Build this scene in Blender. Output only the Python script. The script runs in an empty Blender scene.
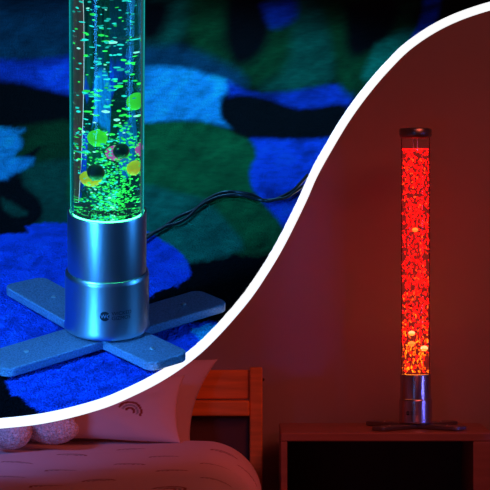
import bpy, bmesh, math, random
import numpy as np
from mathutils import Vector, Matrix, noise
random.seed(7); rng = np.random.default_rng(5)
S = bpy.context.scene
C = S.collection
R = math.radians
F = 2500.0; CZ = 1.12            # focal length in pixels, camera height

# ------------------------------------------------------------------ camera
cam = bpy.data.cameras.new('camera'); co = bpy.data.objects.new('camera', cam); C.objects.link(co)
co.location = (0, 0, CZ); co.rotation_euler = (R(90), 0, 0)
cam.sensor_width = 36; cam.lens = F / 490 * 36; cam.clip_start = .05; cam.clip_end = 60
S.camera = co
S.view_settings.view_transform = 'Standard'; S.view_settings.look = 'None'
S.view_settings.gamma = 1; S.view_settings.use_curve_mapping = False; S.view_settings.exposure = 0
S.cycles.max_bounces = 10; S.cycles.transmission_bounces = 8; S.cycles.transparent_max_bounces = 12
S.cycles.caustics_refractive = False; S.cycles.caustics_reflective = False
S.cycles.sample_clamp_indirect = 4
w = bpy.data.worlds.new('world'); S.world = w; w.use_nodes = True
w.node_tree.nodes['Background'].inputs[0].default_value = (.05, .012, .015, 1)
w.node_tree.nodes['Background'].inputs[1].default_value = .35

# ------------------------------------------------------------------ materials
def mat(name, col=(.5, .5, .5), rough=.6, metal=0., bump=0., bscale=50., var=0., vscale=6., emit=None, es=0., spec=.5, stretch=(1, 1, 1), attr=None, sheen=0.):
    m = bpy.data.materials.new(name); m.use_nodes = True
    nt = m.node_tree; N = nt.nodes; L = nt.links; b = N['Principled BSDF']
    b.inputs['Base Color'].default_value = (*col, 1); b.inputs['Roughness'].default_value = rough
    b.inputs['Metallic'].default_value = metal; b.inputs['Specular IOR Level'].default_value = spec
    if sheen: b.inputs['Sheen Weight'].default_value = sheen
    tc = N.new('ShaderNodeTexCoord'); mp = N.new('ShaderNodeMapping'); L.new(tc.outputs['Object'], mp.inputs[0])
    mp.inputs['Scale'].default_value = stretch
    src = None
    if attr:
        a = N.new('ShaderNodeAttribute'); a.attribute_name = attr; src = a.outputs['Color']; L.new(src, b.inputs['Base Color'])
    if var:
        n = N.new('ShaderNodeTexNoise'); n.inputs['Scale'].default_value = vscale; n.inputs['Detail'].default_value = 6
        L.new(mp.outputs[0], n.inputs['Vector'])
        r = N.new('ShaderNodeMapRange'); r.inputs[1].default_value = .3; r.inputs[2].default_value = .7
        r.inputs[3].default_value = 1 - var; r.inputs[4].default_value = 1 + var; L.new(n.outputs[0], r.inputs[0])
        mx = N.new('ShaderNodeVectorMath'); mx.operation = 'SCALE'
        if src: L.new(src, mx.inputs[0])
        else: mx.inputs[0].default_value = col
        L.new(r.outputs[0], mx.inputs['Scale']); L.new(mx.outputs[0], b.inputs['Base Color'])
    if bump:
        n2 = N.new('ShaderNodeTexNoise'); n2.inputs['Scale'].default_value = bscale; n2.inputs['Detail'].default_value = 4
        L.new(mp.outputs[0], n2.inputs['Vector'])
        bp = N.new('ShaderNodeBump'); bp.inputs['Strength'].default_value = bump; bp.inputs['Distance'].default_value = .01
        L.new(n2.outputs[0], bp.inputs['Height']); L.new(bp.outputs[0], b.inputs['Normal'])
    if emit:
        b.inputs['Emission Color'].default_value = (*emit, 1); b.inputs['Emission Strength'].default_value = es
    return m

M = {}
M['wall'] = mat('wall_paint', (.40, .34, .31), .75, bump=.05, bscale=300, var=.05, vscale=2)
M['floor'] = mat('room_floor', (.16, .09, .05), .5, var=.25, vscale=4, stretch=(1, 8, 1))
M['ceiling'] = mat('ceiling_paint', (.6, .57, .54), .8)
M['skirt'] = mat('skirting_paint', (.6, .55, .5), .4)
M['wood'] = mat('pine_wood', (.80, .30, .06), .4, var=.18, vscale=5, stretch=(1.2, 1.2, 14), bump=.04, bscale=40)
M['woodh'] = mat('pine_wood_lengthwise', (.84, .30, .05), .4, var=.2, vscale=4, stretch=(1.2, 14, 14), bump=.04, bscale=40)
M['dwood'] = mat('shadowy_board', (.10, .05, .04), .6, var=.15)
M['twood'] = mat('bedside_wood', (.36, .17, .12), .38, var=.15, vscale=4, stretch=(1, 10, 10))
M['metal'] = mat('brushed_metal', (.62, .63, .66), .33, 1., var=.04, vscale=3, stretch=(1, 1, .2), bump=.02, bscale=300)
M['metalb'] = mat('polished_metal', (.62, .52, .56), .27, 1., var=.04, vscale=3)
M['foot'] = mat('speckled_metal', (.30, .40, .56), .42, .55, bump=.55, bscale=700, var=.35, vscale=420)
M['footr'] = mat('dark_metal', (.30, .30, .32), .35, .9)
M['capm'] = mat('cap_metal', (.42, .38, .38), .32, 1.)
M['chrome'] = mat('bright_screw', (.95, .95, .97), .45, 1.)
M['black'] = mat('black_plastic', (.012, .012, .014), .35)
M['ink'] = mat('black_ink', (.004, .004, .006), .5)
M['inkt'] = mat('dark_print', (.004, .008, .02), .5)
M['logo'] = mat('pale_print', (.6, .63, .68), .4, .6)
M['platform'] = mat('black_board', (.006, .007, .01), .7)
M['strip'] = mat('white_trim_added_glow', (.9, .9, .9), .4, emit=(1, 1, 1), es=1.0)  # edge trim is no lamp; glow added to keep it white under blue light
M['rug'] = mat('patterned_rug', rough=.95, attr='pattern', var=.22, vscale=60, bump=.9, bscale=330, spec=.1)
M['fabric'] = mat('printed_cotton', rough=.85, attr='print', bump=.12, bscale=14, spec=.2, sheen=.2)
M['mattress'] = mat('mattress_ticking', (.6, .58, .55), .9, bump=.1)
M['plush'] = mat('white_plush', (.85, .84, .88), .95, bump=1., bscale=170, var=.35, vscale=140, sheen=.3)
M['nose'] = mat('plush_nose', (.03, .02, .02), .5)

def ball(name, c1, c2, es=.0):
    "two tone moulded plastic float, darker half above"
    m = bpy.data.materials.new(name); m.use_nodes = True
    nt = m.node_tree; N = nt.nodes; L = nt.links; b = N['Principled BSDF']
    tc = N.new('ShaderNodeTexCoord'); sx = N.new('ShaderNodeSeparateXYZ'); L.new(tc.outputs['Object'], sx.inputs[0])
    r = N.new('ShaderNodeValToRGB'); r.color_ramp.elements[0].position = .46; r.color_ramp.elements[1].position = .52
    r.color_ramp.elements[0].color = (*c2, 1); r.color_ramp.elements[1].color = (*c1, 1)
    mr = N.new('ShaderNodeMapRange'); mr.inputs[1].default_value = -.01; mr.inputs[2].default_value = .01
    L.new(sx.outputs['Z'], mr.inputs[0]); L.new(mr.outputs[0], r.inputs[0]); L.new(r.outputs[0], b.inputs['Base Color'])
    b.inputs['Roughness'].default_value = .35; b.inputs['Subsurface Weight'].default_value = 0
    if es:  # lamp light on the floats, put in as their own glow
        L.new(r.outputs[0], b.inputs['Emission Color']); b.inputs['Emission Strength'].default_value = es
    return m

def glass(name, col=(1, 1, 1), ior=1.33):
    m = bpy.data.materials.new(name); m.use_nodes = True; nt = m.node_tree; nt.nodes.clear()
    o = nt.nodes.new('ShaderNodeOutputMaterial'); g = nt.nodes.new('ShaderNodeBsdfGlass')
    g.inputs['Color'].default_value = (*col, 1); g.inputs['Roughness'].default_value = 0; g.inputs['IOR'].default_value = ior
    nt.links.new(g.outputs[0], o.inputs[0]); return m
def clear_shell(name, glow=None, dens=0):
    m = bpy.data.materials.new(name); m.use_nodes = True; nt = m.node_tree; nt.nodes.clear()
    N = nt.nodes; L = nt.links
    o = N.new('ShaderNodeOutputMaterial'); t = N.new('ShaderNodeBsdfTransparent')
    g = N.new('ShaderNodeBsdfGlossy'); g.inputs['Roughness'].default_value = .08
    lw = N.new('ShaderNodeFresnel'); lw.inputs[0].default_value = 1.07
    mx = N.new('ShaderNodeMixShader'); L.new(lw.outputs[0], mx.inputs[0]); L.new(t.outputs[0], mx.inputs[1]); L.new(g.outputs[0], mx.inputs[2])
    L.new(mx.outputs[0], o.inputs[0])
    if glow:      # lamp light in wall and water, put in as their own glow
        e = N.new('ShaderNodeEmission'); e.inputs[0].default_value = (*glow, 1); e.inputs[1].default_value = dens; L.new(e.outputs[0], o.inputs['Volume'])
    return m
M['tube'] = clear_shell('clear_acrylic_cyan', (.01, .75, .80), 9)
M['tubered'] = clear_shell('clear_acrylic_red', (.9, .02, .03), 6)
M['redwater'] = clear_shell('red_lit_water', (1, .006, .008), 1.3)
M['water'] = glass('clear_water', (.80, 1, .98), 1.33)

def bubble_mat(name, bc):
    m = bpy.data.materials.new(name); m.use_nodes = True
    nt = m.node_tree; N = nt.nodes; L = nt.links; b = N['Principled BSDF']
    a = N.new('ShaderNodeAttribute'); a.attribute_name = 'glow'
    b.inputs['Base Color'].default_value = (*bc, 1); b.inputs['Roughness'].default_value = .15
    L.new(a.outputs['Color'], b.inputs['Emission Color']); b.inputs['Emission Strength'].default_value = 1.0  # lamp light caught by the bubbles is painted in as emission
    return m
M['bubbles'] = bubble_mat('bubbles_painted_glow', (.1, .3, .3)); M['redbubbles'] = bubble_mat('red_bubbles_painted_glow', (.12, 0, 0))
# ------------------------------------------------------------------ helpers
def link(name, me, m=None, parent=None):
    o = bpy.data.objects.new(name, me); C.objects.link(o)
    if m: me.materials.append(m)
    if parent: o.parent = parent
    return o
def obj(name, bm, m, parent=None, smooth=False, bevel=0.):
    me = bpy.data.meshes.new(name); bmesh.ops.recalc_face_normals(bm, faces=bm.faces); bm.to_mesh(me); bm.free()
    if smooth: me.polygons.foreach_set('use_smooth', [True] * len(me.polygons))
    o = link(name, me, m, parent)
    if bevel:
        md = o.modifiers.new('bevel', 'BEVEL'); md.width = bevel; md.segments = 3; md.limit_method = 'ANGLE'; md.angle_limit = R(40)
    return o
def box(bm, a, b):
    r = bmesh.ops.create_cube(bm, size=1)
    for v in r['verts']:
        v.co = Vector([(a[i] + b[i]) / 2 + v.co[i] * (b[i] - a[i]) for i in range(3)])
def B(name, m, parent, *bs, bevel=.003):
    bm = bmesh.new()
    for a, b in bs: box(bm, a, b)
    return obj(name, bm, m, parent, bevel=bevel)
def lathe(prof, n=64, closed=False):
    bm = bmesh.new(); rings = []
    for r, z in prof:
        if r < 1e-6: rings.append([bm.verts.new((0, 0, z))])
        else: rings.append([bm.verts.new((r * math.cos(2 * math.pi * i / n), r * math.sin(2 * math.pi * i / n), z)) for i in range(n)])
    if closed: rings.append(rings[0])
    for a, b in zip(rings, rings[1:]):
        for i in range(n):
            j = (i + 1) % n
            f = [a[i % len(a)], a[j % len(a)], b[j % len(b)], b[i % len(b)]]
            u = []
            for v in f:
                if v not in u: u.append(v)
            if len(u) > 2: bm.faces.new(u)
    return bm
def lobj(name, prof, m, parent, n=64, closed=False, sharp=35):
    o = obj(name, lathe(prof, n, closed), m, parent, smooth=True)
    o.data.set_sharp_from_angle(angle=R(sharp)); return o
def tag(o, label, cat, group=None):
    o['label'] = label; o['category'] = cat
    if group: o['group'] = group
    return o
def thing(name, label, cat, mw=Matrix(), group=None):
    o = bpy.data.objects.new(name, None); C.objects.link(o); o.empty_display_size = .1; o.matrix_world = mw
    return tag(o, label, cat, group)
def struct(o): o['kind'] = 'structure'; return o
def tube_along(bm, pts, rad, n=10, caps=True):
    "round tube along a polyline; rad is a number or one per point"
    rad = rad if hasattr(rad, '__len__') else [rad] * len(pts); rings = []
    for i, p in enumerate(pts):
        t = (pts[min(i + 1, len(pts) - 1)] - pts[max(i - 1, 0)]).normalized()
        u = t.cross(Vector((0, 0, 1)))
        u = u.normalized() if u.length > 1e-4 else Vector((1, 0, 0)); v = u.cross(t)
        rings.append([bm.verts.new(p + (u * math.cos(2 * math.pi * k / n) + v * math.sin(2 * math.pi * k / n)) * rad[i]) for k in range(n)])
    for a, b in zip(rings, rings[1:]):
        for k in range(n): bm.faces.new([a[k], a[(k + 1) % n], b[(k + 1) % n], b[k]])
    if caps: bm.faces.new(rings[0]); bm.faces.new(rings[-1][::-1])
def catmull(P, n=12):
    P = [Vector(p) for p in P]; out = []; Q = [2 * P[0] - P[1]] + P + [2 * P[-1] - P[-2]]
    for i in range(1, len(Q) - 2):
        for k in range(n):
            t = k / n; a, b, c, d = Q[i - 1:i + 3]
            out.append(.5 * ((2 * b) + (c - a) * t + (2 * a - 5 * b + 4 * c - d) * t * t + (3 * b - a - 3 * c + d) * t ** 3))
    out.append(P[-1].copy()); return out

# ------------------------------------------------------------------ the tilted display floor on the left
ELEV = 22.0; T = R(ELEV) - math.atan((344 - 245) / F)
O = Vector(((107 - 245) / F, 1, -(344 - 245) / F)) * 3.10 + Vector((0, 0, CZ))
YAW = math.atan((245 - 107) / F)
ML = Matrix.Translation(O) @ Matrix.Rotation(YAW, 4, 'Z') @ Matrix.Rotation(T, 4, 'X')
MLi = ML.inverted(); NRM = (ML.to_3x3() @ Vector((0, 0, 1))).normalized()
def PL(px, py):
    "where a sight line meets the display floor, in the floor's own coordinates"
    d = Vector(((px - 245) / F, 1, -(py - 245) / F)); c = Vector((0, 0, CZ))
    return MLi @ (c + d * ((O - c).dot(NRM) / d.dot(NRM)))

curve_px = [(-420, 441), (-200, 433), (-80, 428), (0, 422.5), (49, 416.5), (98, 404), (130, 391), (161, 375), (190, 355), (214, 333), (243, 300), (262, 273),
            (280, 243), (301, 201), (313, 174), (328, 147), (345, 119), (363, 94), (385, 68), (411, 43), (447, 21), (492, 5), (545, -6), (600, -14)]
cpx = catmull([(x, y, 0) for x, y in curve_px], 8)
cL = [PL(p.x, p.y) for p in cpx]
x_left = -1.11 - O.x
cL = [p for p in cL if p.x > x_left]
cL = [Vector((x_left, cL[0].y - .002, 0))] + cL
yb = PL(0, -75).y
bm = bmesh.new()
outline = cL + [Vector((cL[-1].x, yb, 0)), Vector((x_left, yb, 0))]
vs = [bm.verts.new((p.x, p.y, 0)) for p in outline]; f = bm.faces.new(vs)
r = bmesh.ops.extrude_face_region(bm, geom=[f])
for g in r['geom']:
    if isinstance(g, bmesh.types.BMVert): g.co.z = -.008
o = obj('display_platform', bm, M['platform']); o.matrix_world = ML; struct(o)
# timber core underneath that carries the platform from the side wall
bm = bmesh.new()
core = [(x_left, cL[0].y + .25), (-.2, .02), (.05, .25), (.25, .9), (.30, yb - .08), (x_left, yb - .08)]
vs = [bm.verts.new((x, y, -.0085)) for x, y in core]; f = bm.faces.new(vs)
r = bmesh.ops.extrude_face_region(bm, geom=[f])
for g in r['geom']:
    if isinstance(g, bmesh.types.BMVert): g.co.z = -.055
obj('support', bm, M['platform'], o)
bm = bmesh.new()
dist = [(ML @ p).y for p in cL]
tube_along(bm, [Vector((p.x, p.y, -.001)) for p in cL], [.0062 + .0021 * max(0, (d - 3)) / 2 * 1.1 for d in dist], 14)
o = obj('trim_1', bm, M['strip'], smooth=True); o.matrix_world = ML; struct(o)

# rug: a fine grid with a patch pattern
def curve_x(y):
    ys = list(np.maximum.accumulate([p.y for p in cL[1:]])); xs = [p.x for p in cL[1:]]
    return np.interp(y, ys, xs)
rows = list(np.arange(431, 250, -.8)) + list(np.arange(250, -52, -1.1))
NC = 560
xl = -.62
black = (.0015, .002, .003); blue = (.012, .12, .95); blued = (.010, .06, .50); lblue = (.03, .55, 1.0); navy = (.003, .07, .12)
green = (.006, .19, .04); teal = (.006, .24, .12); dteal = (.003, .11, .055); dgreen = (.003, .075, .016)
# colour, edge softness (pixels), outline
patches = [
 (navy, 10, [(-200, -80), (75, -80), (75, 60), (60, 66), (0, 64), (-200, 66)]),
 (blued, 5, [(-200, 62), (30, 63), (80, 58), (80, 96), (35, 90), (0, 84), (-200, 86)]),
 (blue, 6, [(38, 72), (80, 68), (80, 94), (50, 90)]),
 (dgreen, 5, [(12, 131), (80, 126), (80, 172), (40, 176), (8, 166)]),
 (black, 3, [(22, 160), (40, 150), (36, 158), (26, 165)]),
 (dteal, 5, [(20, 172), (40, 166), (80, 168), (80, 232), (40, 234), (20, 215)]),
 (lblue, 4, [(-200, 128), (6, 131), (18, 138), (22, 149), (14, 160), (34, 162), (26, 172), (8, 180), (-10, 186), (-200, 184)]),
 (dteal, 9, [(75, -80), (160, -80), (200, -20), (190, 30), (150, 62), (100, 64), (75, 50)]),
 (dgreen, 9, [(95, -60), (125, -60), (110, 60), (92, 120), (84, 60)]),
 (black, 10, [(140, 0), (170, 5), (160, 40), (140, 40)]),
 (dgreen, 12, [(190, -60), (300, -60), (330, 20), (300, 85), (230, 84), (190, 60)]),
 (black, 9, [(230, -30), (262, -30), (270, 40), (240, 70), (225, 40)]),
 (dteal, 10, [(290, -60), (350, -60), (340, 60), (310, 96), (262, 92), (290, 60)]),
 (blued, 7, [(262, 8), (292, 0), (296, 20), (272, 30)]),
 (navy, 9, [(140, 48), (190, 52), (240, 76), (240, 90), (180, 76), (140, 74)]),
 (lblue, 5, [(70, 88), (100, 74), (140, 70), (182, 71), (225, 83), (233, 94), (222, 100), (222, 116), (234, 130), (200, 126), (172, 124), (140, 130), (118, 128), (86, 132)]),
 (blued, 5, [(228, 84), (262, 98), (345, 88), (345, 112), (300, 116), (262, 108), (230, 102)]),
 (dgreen, 8, [(300, -60), (425, -60), (412, 30), (360, 96), (338, 86), (330, 40)]),
 (black, 9, [(345, 5), (395, 0), (390, 40), (350, 60)]),
 (teal, 6, [(376, 48), (396, 36), (420, 30), (400, 60), (375, 80), (362, 80)]),
 (blue, 3, [(424, -60), (446, -60), (440, 6), (430, 40), (405, 52), (418, 28), (424, 0)]),
 (blue, 4, [(246, 150), (262, 136), (345, 128), (345, 190), (300, 240), (283, 236), (262, 206), (248, 186)]),
 (blued, 5, [(262, 190), (282, 196), (320, 184), (330, 190), (300, 208), (270, 206)]),
 (green, 4, [(75, 134), (118, 128), (150, 126), (200, 125), (234, 136), (252, 146), (256, 160), (250, 172), (251, 190), (262, 206), (285, 234), (270, 256), (236, 258), (190, 240), (75, 222)]),
 (black, 4, [(222, 106), (236, 98), (262, 100), (300, 112), (345, 108), (345, 134), (315, 143), (262, 142), (240, 138), (222, 122)]),
 (teal, 5, [(75, 190), (143, 188), (175, 196), (206, 204), (232, 232), (242, 246), (238, 256), (190, 266), (150, 258), (75, 236)]),
 (black, 4, [(-200, 182), (0, 184), (19, 178), (24, 190), (38, 201), (43, 214), (38, 226), (22, 234), (6, 240), (-200, 240)]),
 (dteal, 4, [(2, 202), (14, 208), (27, 217), (14, 220), (4, 212)]),
 (blue, 2.0, [(-200, 238), (8, 238), (26, 231), (44, 227), (72, 228), (110, 240), (146, 236), (162, 244), (178, 254), (187, 266), (190, 280), (176, 290), (150, 300), (150, 318),
              (176, 322), (192, 328), (214, 326), (224, 332), (222, 350), (180, 380), (110, 425), (44, 425), (33, 414), (22, 404), (10, 400), (-1, 385), (-20, 378), (-200, 372)]),
 (lblue, 2.0, [(190, 333), (204, 329), (222, 328), (222, 338), (205, 348)]),
 (black, 1.5, [(-200, 374), (-10, 378), (6, 388), (12, 399), (22, 402), (28, 410), (40, 416), (46, 428), (-200, 445)]),
]
def sdist(px, py, poly):
    "signed distance to a smoothed outline, negative inside"
    P = catmull([(x, y, 0) for x, y in poly + poly[:1]], 3)
    P = np.array([(p.x, p.y) for p in P]); d = np.full(px.shape, 1e9); ins = np.zeros(px.shape, bool)
    for (x0, y0), (x1, y1) in zip(P, np.roll(P, -1, 0)):
        ex, ey = x1 - x0, y1 - y0; L2 = ex * ex + ey * ey
        if L2 < 1e-9: continue
        t = np.clip(((px - x0) * ex + (py - y0) * ey) / L2, 0, 1)
        d = np.minimum(d, (px - x0 - t * ex) ** 2 + (py - y0 - t * ey) ** 2)
        c = ((y0 > py) != (y1 > py)); c &= px < ex * (py - y0) / (ey if abs(ey) > 1e-9 else 1e-9) + x0; ins ^= c
    return np.where(ins, -1, 1) * np.sqrt(d)
ly = np.array([PL(107, p).y for p in rows]); xr = curve_x(ly)
U = np.linspace(0, 1, NC)
X = xl + (xr[:, None] - xl) * U[None, :]; Y = np.repeat(ly[:, None], NC, 1)
MN = np.array(ML); Wd = np.stack([X, Y, 0 * X, 0 * X + 1], -1) @ MN.T
PX = 245 + F * Wd[..., 0] / Wd[..., 1]; PY = 245 - F * (Wd[..., 2] - CZ) / Wd[..., 1]   # only used to look up which patch a point of the rug belongs to
wob = rng.normal(0, 1, PX.shape)
def blur(a, k):
    for _ in range(k): a = (a + np.roll(a, 1, 0) + np.roll(a, -1, 0) + np.roll(a, 1, 1) + np.roll(a, -1, 1)) / 5
    return a
w1 = blur(rng.normal(0, 1, PX.shape), 3) * 2.4; w2 = blur(rng.normal(0, 1, PX.shape), 3) * 2.4
big = blur(rng.normal(0, 1, PX.shape), 60); big /= big.std() + 1e-9
mid = blur(rng.normal(0, 1, PX.shape), 12); mid /= mid.std() + 1e-9
near = np.clip((PY - 200) / 150, 0, 1)
col = np.tile(np.array(black), PX.shape + (1,))
for c, soft, poly in patches:
    d = sdist(PX + w1 * (.4 + near), PY + w2 * (.4 + near), poly)
    t = np.clip(.5 - d / (2 * soft * .9), 0, 1); t = t * t * (3 - 2 * t)
    cc = np.array(c) * (1 + .13 * big + .08 * mid)[..., None]
    col = col * (1 - t[..., None]) + np.clip(cc, 0, 1) * t[..., None]
edge = np.clip((1 - U)[None, :] * (xr[:, None] - xl) / .004, 0, 1)
Z = .0055 + np.clip(wob * .0006 + w1 * .0011, -.003, .004) * (.35 + .65 * near); Z = .0005 + (Z - .0005) * edge
Z[0, :] = .0003; Z[:, 0] = .0003
nr = len(rows)
me = bpy.data.meshes.new('patterned_rug')
idx = np.arange(nr * NC).reshape(nr, NC)
Fq = np.stack([idx[:-1, :-1], idx[:-1, 1:], idx[1:, 1:], idx[1:, :-1]], -1).reshape(-1, 4)
me.vertices.add(nr * NC); me.vertices.foreach_set('co', np.stack([X, Y, Z], -1).astype('f4').ravel())
me.loops.add(Fq.size); me.loops.foreach_set('vertex_index', Fq.ravel().astype('i4'))
me.polygons.add(len(Fq)); me.polygons.foreach_set('loop_start', np.arange(0, Fq.size, 4, dtype='i4'))
me.polygons.foreach_set('use_smooth', np.ones(len(Fq), bool)); me.update(calc_edges=True)
at = me.color_attributes.new('pattern', 'FLOAT_COLOR', 'POINT')
at.data.foreach_set('color', np.concatenate([col, np.ones(PX.shape + (1,))], -1).astype('f4').ravel())
o = link('patterned_rug', me, M['rug']); o.matrix_world = ML
tag(o, 'soft rug in blue, green, teal and black patches under the tall lamp', 'rug')

# ------------------------------------------------------------------ bubble lamp
def text_mesh(s, size):
    cu = bpy.data.curves.new('t', 'FONT'); cu.body = s; cu.size = size; cu.align_x = 'LEFT'
    to = bpy.data.objects.new('t', cu); C.objects.link(to); bpy.context.view_layer.update()
    me = bpy.data.meshes.new_from_object(to.evaluated_get(bpy.context.evaluated_depsgraph_get()))
    bpy.data.objects.remove(to); return me
def wrap(bm, rad, ang0, z0):
    "bend flat artwork (x,y) round the base cylinder"
    for v in bm.verts:
        a = ang0 + v.co.x / rad; rr = rad + v.co.z
        v.co = Vector((rr * math.sin(a), -rr * math.cos(a), z0 + v.co.y))
def lamp_base(root, foot_angles, logo_ang, foot_lens, fm, big=True, hw=.0275):
    bmt = M['metal'] if big else M['metalb']
    lobj('base', [(0, .0155), (.0500, .0155), (.0525, .017), (.0532, .020), (.0520, .024), (.0516, .085), (.0512, .0885), (.0496, .0905), (.0475, .0905), (0, .0905)], bmt, root, 96)
    lobj('collar', [(.0455, .091), (.0482, .091), (.0482, .165), (.0478, .167), (.0455, .167)], bmt, root, 96, closed=True)
    for k, a in enumerate(foot_angles):
        foot_len = foot_lens[k]
        bm = bmesh.new(); n = 8; cr = .014; pts = []
        for cx, cy, a0 in ((foot_len - cr, hw - cr, 0), (.0, 0, 0), (foot_len - cr, -hw + cr, -90)):
            if cx == 0: pts += [(.018, hw), (.018, -hw)]; continue
            q = [(cx + cr * math.cos(R(a0 + 90 * i / n)), cy + cr * math.sin(R(a0 + 90 * i / n))) for i in range(n + 1)]
            pts += q
        z0, z1 = (.002, .0135) if k % 2 == 0 else (.0022, .0137)
        vs = [bm.verts.new((x, y, z0)) for x, y in pts]; f = bm.faces.new(vs)
        r = bmesh.ops.extrude_face_region(bm, geom=[f])
        for g in r['geom']:
            if isinstance(g, bmesh.types.BMVert): g.co.z = z1
        ft = obj('foot', bm, fm, root, bevel=.0018); ft.rotation_euler.z = R(a)
        sc_ = lobj('screw', [(0, .0135), (.0032, .0135), (.0032, .0145), (.0018, .0155), (0, .0157)], M['chrome'], ft, 16)
        sc_.location = (min(.125, foot_len - .035), 0, .0006); sc_['label'] = 'bright round screw head'
        if big is False: ft['label'] = 'flat dark foot'
    # maker's mark and lettering on the base
    bm = bmesh.new(); n = 32
    cv = [bm.verts.new((.0062 * math.cos(2 * math.pi * i / n), .0062 * math.sin(2 * math.pi * i / n), .0003)) for i in range(n)]
    ct = bm.verts.new((0, 0, .0003)); mid_ = [bm.verts.new((v.co.x / 2, v.co.y / 2, .0003)) for v in cv]
    for i in range(n):
        j = (i + 1) % n; bm.faces.new([cv[i], cv[j], mid_[j], mid_[i]]); bm.faces.new([mid_[i], mid_[j], ct])
    wrap(bm, .0519, logo_ang, .049); badge = obj('badge', bm, M['ink'], root)
    badge['label'] = 'round black badge'
    for body, size, x, y, m_, nm in (('WG', .0072, -.0054, -.0024, M['logo'], 'badge_letters'), ('WICKED', .0066, .0082, .0012, M['inkt'], 'lettering'), ('GIZMOS', .0066, .0082, -.0050, M['inkt'], 'lettering')):
        tm = text_mesh(body, size); bm = bmesh.new(); bm.from_mesh(tm)
        for v in bm.verts: v.co.x += x; v.co.y += y; v.co.z = .0005
        bmesh.ops.triangulate(bm, faces=bm.faces)
        wrap(bm, .0519, logo_ang, .049); obj(nm, bm, m_, badge if nm == 'badge_letters' else root)
def lamp_top(root, tm, ri=.0437):
    c = lobj('cap', [(0, .900), (.0440, .900), (.0470, .904), (.0495, .906), (.0505, .909), (.0505, .925), (.0490, .928), (.0440, .930), (0, .930)], M['capm'], root, 96)
    lobj('tube', [(ri, .092), (.0450, .092), (.0450, .9055), (ri, .9055)], tm, root, 96, closed=True)
    for x, y in ((-.008, -.02), (.004, -.02)):
        bm = bmesh.new(); tube_along(bm, [Vector((x, y, .858)), Vector((x, y, .899))], .0016, 10); obj('hanger_pin', bm, M['chrome'], root)

def bubbles(root, spec, glow, name='bubbles'):
    "spec: list of (x,y,z,r,flat); one counted-by-nobody mass"
    V = []; Fc = []; G = []
    b0 = bmesh.new(); bmesh.ops.create_icosphere(b0, subdivisions=1, radius=1); base = np.array([v.co[:] for v in b0.verts]); fs = np.array([[v.index for v in f.verts] for f in b0.faces]); b0.free()
    for i, (x, y, z, r_, fl) in enumerate(spec):
        a = random.random() * 6.28; sx = r_ * random.uniform(.85, 1.5)
        m_ = Matrix.Rotation(a, 3, 'Z') @ Matrix.Rotation(random.uniform(-.35, .35), 3, 'X')
        pts = base * np.array([sx, r_, r_ * fl]); pts = pts @ np.array(m_).T + np.array([x, y, z])
        Fc.append(fs + len(base) * i); V.append(pts); G.append(np.tile(np.array(glow(x, y, z)), (len(base), 1)))
    V = np.concatenate(V); Fc = np.concatenate(Fc); G = np.concatenate(G)
    me = bpy.data.meshes.new(name); me.from_pydata(V.tolist(), [], Fc.tolist()); me.polygons.foreach_set('use_smooth', [True] * len(me.polygons))
    at = me.color_attributes.new('glow', 'FLOAT_COLOR', 'POINT'); at.data.foreach_set('color', np.c_[G, np.ones(len(G))].astype('f4').ravel())
    o = link(name, me, M['bubbles'], root); o['kind'] = 'stuff'; return o

lampA = thing('bubble_lamp', 'tall silver bubble lamp glowing green and cyan, standing on the patterned rug', 'lamp', ML @ Matrix.Translation((0, 0, .008)), None)
lamp_base(lampA, (123, 219, 308, 39), R(-3), (.200, .178, .124, .176), M['foot'], hw=.031)
lamp_top(lampA, M['tube'])
lobj('water', [(0, .168), (.0435, .168), (.0435, .845), (0, .845)], M['water'], lampA, 128)
ledm = mat('green_led_disc', (.2, .5, .3), .3, emit=(.05, 1, .30), es=11)
lobj('light_disc', [(0, .1560), (.0405, .1560), (.0425, .1570), (.0425, .1600), (0, .1600)], ledm, lampA, 48)['label'] = 'glowing green light disc'
def glowA(x, y, z):
    g = random.random(); k = random.uniform(.35, 1.25)
    pg = .24 + .45 * (x > .01) * (z < .36) + (.35 if z < .26 else 0)
    if g < pg: return (.03 * k, 1.1 * k, .10 * k)
    if g > .96: return (.35, 1.1, .9)
    return (.02 * k, .80 * k, .72 * k)
sp = []
while len(sp) < 760:
    a = random.random() * 6.283; rr = .038 * math.sqrt(random.random()); z = random.uniform(.235, .84)
    sp.append((rr * math.cos(a), rr * math.sin(a), z, random.choice((.0014, .0019, .0024, .0031)), random.uniform(.3, .6)))
while len(sp) < 1600:
    z = .172 + .10 * random.random() ** 1.3; wd = .008 + .16 * (z - .172)
    sp.append((min(.037, max(-.037, random.gauss(.004, wd))), max(-.034, min(.034, random.gauss(0, wd))) * .45, z, random.uniform(.0007, .0016), .8))
bubbles(lampA, sp, glowA)
# stream of tiny bubbles clinging to the wall of the tube near the water's foot
def glowrim(x, y, z):
    k = random.uniform(.3, 1.1); return (.03 * k, .9 * k, .15 * k)
sp2 = [(.0405 * math.cos(a), .0405 * math.sin(a), .1715 + abs(random.gauss(0, .003)), .0009, .6) for a in [random.random() * 6.283 for _ in range(260)]]
bubbles(lampA, sp2, glowrim, 'bubble_rim')
bm = bmesh.new(); tube_along(bm, [Vector((.016, .018, .17)), Vector((.016, .018, .84))], .0011, 10)
obj('air_pipe', bm, clear_shell('clear_pipe'), lampA)

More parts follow.
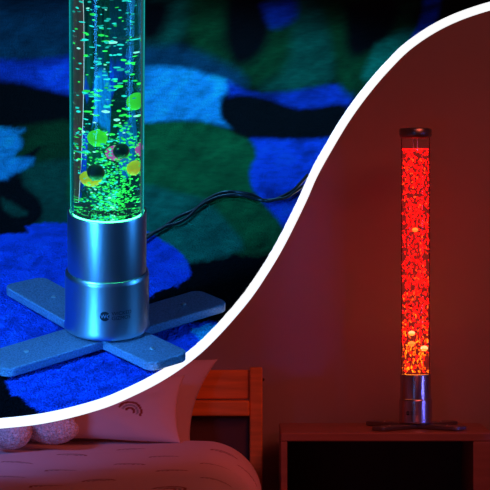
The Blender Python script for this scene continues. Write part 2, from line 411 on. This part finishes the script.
# floats inside the tube; refraction magnifies sideways by 1.33
def floatball(px, py, y, r_, m_, label, sq=1.08, rot=0, root_m=None, lampmat=None, mag=1.12, cx=107., sp_=812., cy=None, group=None, zz=None):
    bm = bmesh.new(); bmesh.ops.create_uvsphere(bm, u_segments=28, v_segments=18, radius=r_)
    for v in bm.verts: v.co.z *= sq; v.co.x *= 1.06
    o = obj('float_ball', bm, m_, smooth=True)
    o.matrix_world = lampmat @ Matrix.Translation(((px - cx) / sp_ / mag, y, zz)) @ Matrix.Rotation(R(rot), 4, 'Y')
    tag(o, label, 'ball', group); return o
Ga = ML @ Matrix.Translation((0, 0, .008))
def zA(py, y=0): return (344 - py) / (800 * math.cos(R(ELEV))) * .985 - .008 - y * math.tan(R(ELEV)) * .75
FG = 'coloured balls floating in the green lamp'
gm = ball('green_float', (.06, .90, .03), (.06, .90, .03), .6)
dm = ball('maroon_float', (.13, .008, .03), (.22, .01, .06))
ym = ball('yellow_float', (.65, .90, .03), (.85, .85, .03), .45)
pm = ball('magenta_float', (.65, .05, .45), (.65, .05, .45), .6)
for px, py, y, r_, m_, lb in (
    (133, 107, -.006, .0098, gm, 'green ball, highest of those floating inside the green lamp'),
    (98.5, 141, -.010, .0094, gm, 'green ball floating beside the magenta one in the green lamp'),
    (121, 154, -.024, .0088, dm, 'dark maroon ball in front of the magenta ones in the green lamp'),
    (114, 154, .006, .0088, pm, 'magenta ball half hidden behind a dark one, centre of green lamp'),
    (138, 152, .006, .0092, pm, 'magenta ball at the right wall of the green lamp'),
    (133, 170, -.012, .0086, ym, 'yellow ball below the magenta one, right side of green lamp'),
    (96, 174, -.024, .0094, dm, 'dark maroon ball floating lowest, left side of green lamp'),
    (94, 179, .004, .0092, ym, 'yellow ball peeping from under the lowest dark ball, green lamp')):
    floatball(px, py, y, r_, m_, lb, lampmat=Ga, zz=zA(py, y), group=FG)

# power cable on the rug
def cable(pts, rad=.0028):
    return catmull([(*PL(x, y).xy, .012) for x, y in pts], 8)
bm = bmesh.new()
tube_along(bm, cable([(112, 262), (140, 246), (160, 238), (176, 226), (192, 219), (206, 210), (222, 204), (240, 203), (262, 208), (284, 206), (294, 200), (302, 194)]), .0024)
tube_along(bm, cable([(114, 264), (142, 249), (162, 236), (184, 228), (206, 208), (226, 200), (250, 202), (268, 209), (290, 200), (300, 191), (307, 183)]), .0024)
o = obj('power_cable', bm, M['black'], smooth=True); o.matrix_world = ML
tag(o, 'black power cable trailing across the rug behind the green lamp', 'cable')

# ------------------------------------------------------------------ bedroom shell
WL, WR, WB, WF, HC = -1.2, 2.4, 8.06, -1.2, 2.6
def S_(name, m, *bs, bevel=0): return struct(B(name, m, None, *bs, bevel=bevel))
S_('floor', M['floor'], ((WL - .1, WF, -.1), (WR + .1, WB + .1, 0)))
S_('ceiling', M['ceiling'], ((WL - .1, WF, HC), (WR + .1, WB + .1, HC + .1)))
S_('wall_back', M['wall'], ((WL - .1, WB, 0), (WR + .1, WB + .1, HC)))
S_('wall_left', M['wall'], ((WL - .1, WF, 0), (WL, WB, HC)))
S_('wall_right', M['wall'], ((WR, WF, 0), (WR + .1, WB, HC)))
S_('baseboard_back', M['skirt'], ((WL, WB - .018, 0), (WR, WB, .10)), bevel=.004)
S_('baseboard_right', M['skirt'], ((WR - .018, WF, 0), (WR, WB - .018, .10)), bevel=.004)

# bedside table
TX0, TX1, TY0, TY1, TZ = .108, .752, 7.56, 7.98, .552
t = thing('bedside_table', 'dark reddish wooden bedside table with open compartment, under the red lamp', 'table', Matrix.Translation(((TX0 + TX1) / 2, (TY0 + TY1) / 2, 0)))
cx, cy = (TX0 + TX1) / 2, (TY0 + TY1) / 2
def tb(n, m, a, b, bev=.003): return B(n, m, t, ((a[0] - cx, a[1] - cy, a[2]), (b[0] - cx, b[1] - cy, b[2])), bevel=bev)
tb('tabletop', M['twood'], (TX0, TY0, TZ - .026), (TX1, TY1, TZ), .004)
tb('side_panel', M['twood'], (TX0, TY0 + .001, .0), (TX0 + .020, TY1, TZ - .0262))
tb('side_panel', M['twood'], (TX1 - .062, TY0 + .001, .0), (TX1, TY1, TZ - .0262))
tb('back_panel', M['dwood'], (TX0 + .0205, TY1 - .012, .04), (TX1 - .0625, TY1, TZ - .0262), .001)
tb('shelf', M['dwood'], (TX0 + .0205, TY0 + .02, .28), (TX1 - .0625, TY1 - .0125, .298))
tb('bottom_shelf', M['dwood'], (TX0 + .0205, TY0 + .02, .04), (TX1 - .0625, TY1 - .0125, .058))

# red bubble lamp on the table
LB = Vector(((415.5 - 245) / F * 7.76, 7.76, TZ)); Gb = Matrix.Translation(LB)
lampB = thing('bubble_lamp', 'tall silver bubble lamp glowing red, standing on the bedside table', 'lamp', Gb)
lamp_base(lampB, (47, 137, 227, 317), R(-31), (.185,) * 4, M['footr'], False)
lamp_top(lampB, M['tubered'], .0446)
lobj('water', [(0, .168), (.0444, .168), (.0444, .866), (0, .866)], M['redwater'], lampB, 64)['label'] = 'red water with painted lamp glow'
ledr = mat('orange_led_disc', (.5, .3, .2), .3, emit=(1, .32, .02), es=5)
lobj('light_disc', [(0, .1560), (.0405, .1560), (.0425, .1570), (.0425, .1600), (0, .1600)], ledr, lampB, 48)['label'] = 'glowing orange light disc'
def glowR(x, y, z):
    k = random.uniform(.06, 1.4); f = max(0, (.46 - z) / .28)
    if random.random() < .10 + .55 * f * f: return (5 * k, .50 * k * (.3 + f), .012 * k)
    return (6.5 * k, .012 * k, .010 * k)
def streaks(root, n, zlo, zhi):
    "wavering ribbons of bubbles, too many to count"
    V = []; Fc = []; G = []
    b0 = bmesh.new(); bmesh.ops.create_icosphere(b0, subdivisions=1, radius=1); base = np.array([v.co[:] for v in b0.verts]); fs = np.array([[v.index for v in f.verts] for f in b0.faces]); b0.free()
    q = 0
    while q < n:
        a = random.random() * 6.283; rr = .0430 * random.random() ** .4; z = random.uniform(zlo, zhi)
        k = glowR(0, 0, z); tilt = random.uniform(-1.1, 1.1); az = random.random() * 6.28; p = np.array([rr * math.cos(a), rr * math.sin(a), z])
        for s_ in range(random.choice((1, 2, 3))):
            r_ = random.uniform(.0008, .0018); m_ = np.array(Matrix.Rotation(az, 3, 'Z') @ Matrix.Rotation(tilt, 3, 'X'))
            pts = (base * np.array([r_, r_, r_ * random.uniform(1.2, 2.4)])) @ m_.T + p
            if np.hypot(pts[:, 0], pts[:, 1]).max() < .0442 and pts[:, 2].max() < .866 and pts[:, 2].min() > .168:
                V.append(pts); Fc.append(fs + len(base) * q); G.append(np.tile(np.array(k), (len(base), 1))); q += 1
            p = p + m_ @ np.array([0, 0, r_ * 2.6]); tilt += random.uniform(-.9, .9)
    V = np.concatenate(V); Fc = np.concatenate(Fc); G = np.concatenate(G)
    me = bpy.data.meshes.new('bubbles'); me.from_pydata(V.tolist(), [], Fc.tolist())
    at = me.color_attributes.new('glow', 'FLOAT_COLOR', 'POINT'); at.data.foreach_set('color', np.c_[G, np.ones(len(G))].astype('f4').ravel())
    o = link('bubbles', me, M['redbubbles'], root); o['kind'] = 'stuff'; o['label'] = 'red bubble streaks with painted glow'; return o
streaks(lampB, 3000, .17, .864)
sp = []
for i in range(260):
    a = random.random() * 6.283; rr = .0415 * math.sqrt(random.random()); sp.append((rr * math.cos(a), rr * math.sin(a), .8650, .0016, .5))
bubbles(lampB, sp, glowR, 'bubble_froth')
og = ball('orange_float', (1, .36, .05), (1, .26, .03), .9); yg = ball('pale_orange_float', (1, .62, .22), (1, .38, .05), 1.25)
FR = 'coloured balls floating in the red lamp'
for px, py, r_, m_, lb in (
    (414.5, 230, .0090, og, 'orange ball floating halfway up the red lamp'),
    (409.5, 306, .0060, dm, 'black ball, larger of the dark pair in the red lamp'),
    (418, 306, .0045, dm, 'small black ball beside the larger dark one in the red lamp'),
    (411, 333, .0100, yg, 'pale orange ball, uppermost of the three clustered low in the red lamp'),
    (411, 343.5, .0110, og, 'orange ball at the left of the low cluster in the red lamp'),
    (423.5, 348, .0110, yg, 'pale orange ball at the right of the low cluster in the red lamp'),
    (419, 361, .0040, dm, 'tiny black ball just above the glowing base of the red lamp')):
    floatball(px, py, -.030, r_, m_, lb, lampmat=Gb, zz=(428 - py) / 322 , mag=1.0, cx=415.5, sp_=322., group=FR, sq=.78)

# ------------------------------------------------------------------ bed
bed = thing('bed', 'orange pine single bed with boarded headboard, beside the bedside table', 'bed', Matrix.Translation((-.46, 6.9, 0)))
def bb(n, m, a, b, bev=.004): return B(n, m, bed, ((a[0] + .46, a[1] - 6.9, a[2]), (b[0] + .46, b[1] - 6.9, b[2])), bevel=bev)
PXR0, PXR1 = .0145, .0545
bb('headboard_post', M['wood'], (PXR0, 7.78, 0), (PXR1, 7.84, .738), .005)
bb('headboard_post', M['wood'], (-.99, 7.78, 0), (-.95, 7.84, .738), .005)
bb('headboard_panel', M['woodh'], (-.9495, 7.795, .640), (PXR0 - .0005, 7.825, .730))
bb('headboard_rail', M['woodh'], (-.9495, 7.765, .588), (PXR0 - .0005, 7.825, .636), .006)
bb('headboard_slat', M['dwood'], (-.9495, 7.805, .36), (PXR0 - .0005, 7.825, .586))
bb('headboard_rail', M['woodh'], (-.9495, 7.795, .28), (PXR0 - .0005, 7.825, .36))
bb('side_rail', M['woodh'], (PXR0, 5.92, .22), (PXR0 + .022, 7.7795, .34))
bb('side_rail', M['woodh'], (-.972, 5.92, .22), (-.95, 7.7795, .34))
bb('footboard', M['woodh'], (-.9495, 5.90, .18), (PXR0 - .0005, 5.925, .40))
bb('footboard_post', M['wood'], (PXR0, 5.86, 0), (PXR1, 5.9195, .43), .005)
bb('footboard_post', M['wood'], (-.99, 5.86, 0), (-.95, 5.9195, .43), .005)
bb('slat_base', M['woodh'], (-.949, 5.93, .22), (PXR0 - .001, 7.76, .245))
bm = bmesh.new(); bb_ = [(-.94, 5.99, .246), (PXR0 - .012, 7.75, .40)]
box(bm, *bb_); o = obj('mattress', bm, M['mattress'], bevel=.04); tag(o, 'pale mattress lying under the rainbow duvet', 'mattress')
bm = bmesh.new(); bmesh.ops.create_uvsphere(bm, u_segments=16, v_segments=10, radius=.006)
k = obj('bolt', bm, M['black'], bed, smooth=True); k.location = (PXR1 + .46 + .001, 7.80 - 6.9, .70)

rust = np.array((.26, .045, .02)); grey = np.array((.30, .27, .27)); cream = np.array((.70, .58, .60))
def rainbow_cols(P, centres, sizes, rots, flip=1):
    col = np.tile(cream, (len(P), 1))
    for (cx_, cy_), s_, a in zip(centres, sizes, rots):
        dx = P[:, 0] - cx_; dy = P[:, 1] - cy_
        u = dx * math.cos(a) + dy * math.sin(a); v = -dx * math.sin(a) + dy * math.cos(a)
        r_ = np.hypot(u, v) / s_; up = v > -.05 * s_
        for lo, hi, c in ((.80, 1.0, rust), (.52, .70, grey), (.22, .42, rust)):
            col[up & (r_ > lo) & (r_ < hi)] = c
    return col
def grid_obj(name, Pts, nu, nv, col, m_, closed_back=None):
    me = bpy.data.meshes.new(name); idx = np.arange(nu * nv).reshape(nu, nv)
    Fq = np.stack([idx[:-1, :-1], idx[1:, :-1], idx[1:, 1:], idx[:-1, 1:]], -1).reshape(-1, 4)
    me.from_pydata(Pts.tolist(), [], Fq.tolist()); me.polygons.foreach_set('use_smooth', [True] * len(me.polygons))
    at = me.color_attributes.new('print', 'FLOAT_COLOR', 'POINT'); at.data.foreach_set('color', np.c_[col, np.ones(len(col))].astype('f4').ravel())
    return link(name, me, m_)
# duvet
def bend(e, r_):
    e = np.maximum(e, 0); q = r_ * math.pi / 2
    h = np.where(e < q, r_ * np.sin(e / r_), r_); d = np.where(e < q, r_ * (1 - np.cos(e / r_)), r_ + e - q); return h, d
x0, x1, y0, y1, rr, ry = -.99, .045, 5.95, 7.50, .165, .05
xa, xb = x0 + rr, x1 - rr; ya, ybk = y0 + .10, y1 - ry
nu, nv = 330, 470
ux = np.linspace(xa - rr * 1.571 - .06, xb + rr * 1.571 + .05, nu); vy = np.linspace(ya - .10 * 1.571 - .06, ybk + ry * 1.571 + .02, nv)
Ux, Vy = np.meshgrid(ux, vy, indexing='ij')
hR, dR = bend(Ux - xb, rr); hL, dL = bend(xa - Ux, rr); hB, dB = bend(Vy - ybk, ry); hF, dF = bend(ya - Vy, .10)
Xd = np.clip(Ux, xa, xb) + hR - hL; Yd = np.clip(Vy, ya, ybk) + hB - hF
nz = np.array([[noise.noise((x * 3.1, y * 3.7, .3)) * .010 + noise.noise((x * 9 + 3, y * 6, 1.3)) * .004 for y in vy] for x in ux])
Zd = .527 + nz - dR - dL - dB - dF; Zd = np.maximum(Zd, .345)
Pd = np.stack([Xd, Yd, Zd], -1).reshape(-1, 3)
cen = []; 
for j in range(8):
    for i in range(6):
        cen.append((-1.12 + i * .26 + (j % 2) * .13 + random.uniform(-.03, .03), 5.78 + j * .24 + random.uniform(-.04, .04)))
flatP = np.stack([Ux, Vy], -1).reshape(-1, 2)
col = rainbow_cols(flatP, cen, [.043] * len(cen), [random.uniform(-.4, .4) for _ in cen])
o = grid_obj('duvet', Pd, nu, nv, col, M['fabric']); md = o.modifiers.new('s', 'SOLIDIFY'); md.thickness = .006; md.offset = 1
tag(o, 'pale pink duvet printed with little rust rainbows, spread over the bed', 'duvet')

def pillow(W, H, D, mw, cen, rb, label, pin=.05, seed=0):
    nu, nv = 150, 110
    u = np.linspace(-1, 1, nu); v = np.linspace(-1, 1, nv); Uu, Vv = np.meshgrid(u, v, indexing='ij')
    px_ = Uu * W / 2 * (1 - pin * 1.6 * (1 - Vv ** 2)); pz_ = Vv * H / 2 * (1 - pin * 2 * (1 - Uu ** 2))
    th = D / 2 * np.clip((1 - np.abs(Uu) ** 2.6), 0, 1) ** .55 * np.clip((1 - np.abs(Vv) ** 2.6), 0, 1) ** .55
    wr = np.array([[noise.noise((a * 3 + seed, b * 2.4, seed)) * .35 + noise.noise((a * 8 + seed, b * 5, seed)) * .10 for b in v] for a in u])
    th = th * (1 + wr * .45)
    # front and back sheets welded at the rim
    Pf = np.stack([px_, -th, pz_], -1).reshape(-1, 3); Pb = np.stack([px_, th, pz_], -1).reshape(-1, 3)
    idx = np.arange(nu * nv).reshape(nu, nv)
    Fq = np.stack([idx[:-1, :-1], idx[1:, :-1], idx[1:, 1:], idx[:-1, 1:]], -1).reshape(-1, 4)
    col = rainbow_cols(Pf[:, [0, 2]], cen, [.037] * len(cen), rb); colb = rainbow_cols(Pb[:, [0, 2]], cen, [.037] * len(cen), rb)
    me = bpy.data.meshes.new('pillow'); me.from_pydata(np.r_[Pf, Pb].tolist(), [], np.r_[Fq, Fq[:, ::-1] + nu * nv].tolist())
    at = me.color_attributes.new('print', 'FLOAT_COLOR', 'POINT'); at.data.foreach_set('color', np.c_[np.r_[col, colb], np.ones(2 * nu * nv)].astype('f4').ravel())
    bm = bmesh.new(); bm.from_mesh(me); bmesh.ops.remove_doubles(bm, verts=bm.verts, dist=1e-5); bm.to_mesh(me); bm.free()
    me.polygons.foreach_set('use_smooth', [True] * len(me.polygons))
    o = link('pillow', me, M['fabric']); o.matrix_world = mw; return tag(o, label, 'pillow', 'pillows at the head of the bed')
pillow(.62, .38, .11, Matrix.Translation((-.420, 7.665, .640)) @ Matrix.Rotation(R(10), 4, 'Y') @ Matrix.Rotation(R(-14), 4, 'X'),
       [(.02, .0), (-.2, .08), (-.15, -.1)], [0, .3, -.2], 'pale pillow standing against the headboard, its corner sticking up', .10, 1.)
pillow(.58, .25, .10, Matrix.Translation((-.475, 7.445, .642)) @ Matrix.Rotation(R(2), 4, 'Y') @ Matrix.Rotation(R(-40), 4, 'X'),
       [(.135, -.045), (-.03, .045), (-.19, -.03)], [-.35, .3, -.2], 'front pillow printed with a rust rainbow, propped on the duvet', .04, 4.)

# plush toy: a small bear lying beside the pillows
pt = thing('plush_toy', 'fluffy white plush toy lying on the duvet at the left edge', 'plush toy', Matrix.Translation((-.655, 7.12, .551)))
def blob(name, c, s, rot=(0, 0, 0), m_='plush', amp=.10):
    bm = bmesh.new(); bmesh.ops.create_icosphere(bm, subdivisions=5, radius=1)
    for v in bm.verts:
        n_ = v.co.normalized(); k_ = 1 + amp * .5 * noise.noise(n_ * 9 + Vector(c) * 30) + amp * .6 * noise.noise(n_ * 22 + Vector(c) * 50)
        v.co = Vector((n_.x * s[0], n_.y * s[1], n_.z * s[2])) * k_
    o = obj(name, bm, M[m_], pt, smooth=True); o.location = c; o.rotation_euler = rot; return o
blob('body', (.04, .13, .085), (.095, .08, .085))
hd = blob('head', (.04, .16, .200), (.070, .062, .060))
for sx in (-1, 1):
    e = blob('ear', (sx * .052, 0, .050), (.022, .014, .022)); e.parent = hd
nz_ = blob('nose', (0, -.062, -.005), (.011, .008, .008), m_='nose', amp=0); nz_.parent = hd
for sx in (-.025, .025):
    ey = blob('eye', (sx, -.055, .014), (.006, .005, .006), m_='nose', amp=0); ey.parent = hd
blob('leg', (.0, -.10, .046), (.056, .085, .050), (0, 0, R(4)))
blob('leg', (.105, .035, .042), (.076, .060, .042), (0, 0, R(30)))
for sx in (-1, 1): blob('arm', (.04 + sx * .092, .10, .11), (.030, .040, .058), (R(20), R(-sx * 20), 0))

# ------------------------------------------------------------------ light
def area(name, loc, target, sx, sy, power, col, spread=180):
    l = bpy.data.lights.new(name, 'AREA'); l.shape = 'RECTANGLE'; l.size = sx; l.size_y = sy; l.energy = power; l.color = col; l.spread = R(spread)
    o = bpy.data.objects.new(name, l); C.objects.link(o); o.location = loc
    o.rotation_euler = (Vector(target) - Vector(loc)).to_track_quat('-Z', 'Y').to_euler(); return o
def LW(x, y, z): return ML @ Vector((x, y, z))
BL = (.10, .42, 1.0)
# blue wash over the rug from above left, kept narrow so it lands on the platform
def spot(name, loc, target, power, col, ang, blend=.5, size=.08):
    l = bpy.data.lights.new(name, 'SPOT'); l.energy = power; l.color = col; l.spot_size = R(ang); l.spot_blend = blend; l.shadow_soft_size = size
    o = bpy.data.objects.new(name, l); C.objects.link(o); o.location = loc
    o.rotation_euler = (Vector(target) - Vector(loc)).to_track_quat('-Z', 'Y').to_euler(); return o
spot('blue_spot', LW(-.55, -.50, .80), LW(.02, .10, 0), 60, (.05, .34, 1.0), 62, .8)
spot('blue_spot_rear', LW(.45, 1.35, .95), LW(.03, 1.12, 0), 52, (.08, .47, 1.0), 78, .9)
area('blue_softbox_left', LW(-.62, -.85, .22), LW(0, 0, .12), .18, .55, 1.7, (.03, .32, 1.0), 60)
area('blue_strip_right', LW(.75, -.15, .30), LW(0, 0, .12), .06, .5, .9, (.03, .30, 1.0), 100)
# bedroom: added unseen dim red overhead fill, violet spill over the bed, a slim blue strip near the lamp
area('red_overhead_fill', (1.2, 6.1, 2.55), (.4, 7.2, .6), 1.2, 1.2, 15, (1, .145, .085), 150)
area('violet_fill', (-.95, 5.4, 1.2), (-.80, 6.9, .5), .3, .3, .8, (.22, .28, 1.0), 42)
area('blue_strip_bedroom', (LB.x + .40, LB.y - .335, .98), (LB.x, LB.y, .98), .014, .9, .040, (.13, .15, 1.0), 14)
area('red_fill', (.62, 6.6, 1.15), (-.0, 7.3, .55), .3, .3, .7, (1, .10, .12), 110)
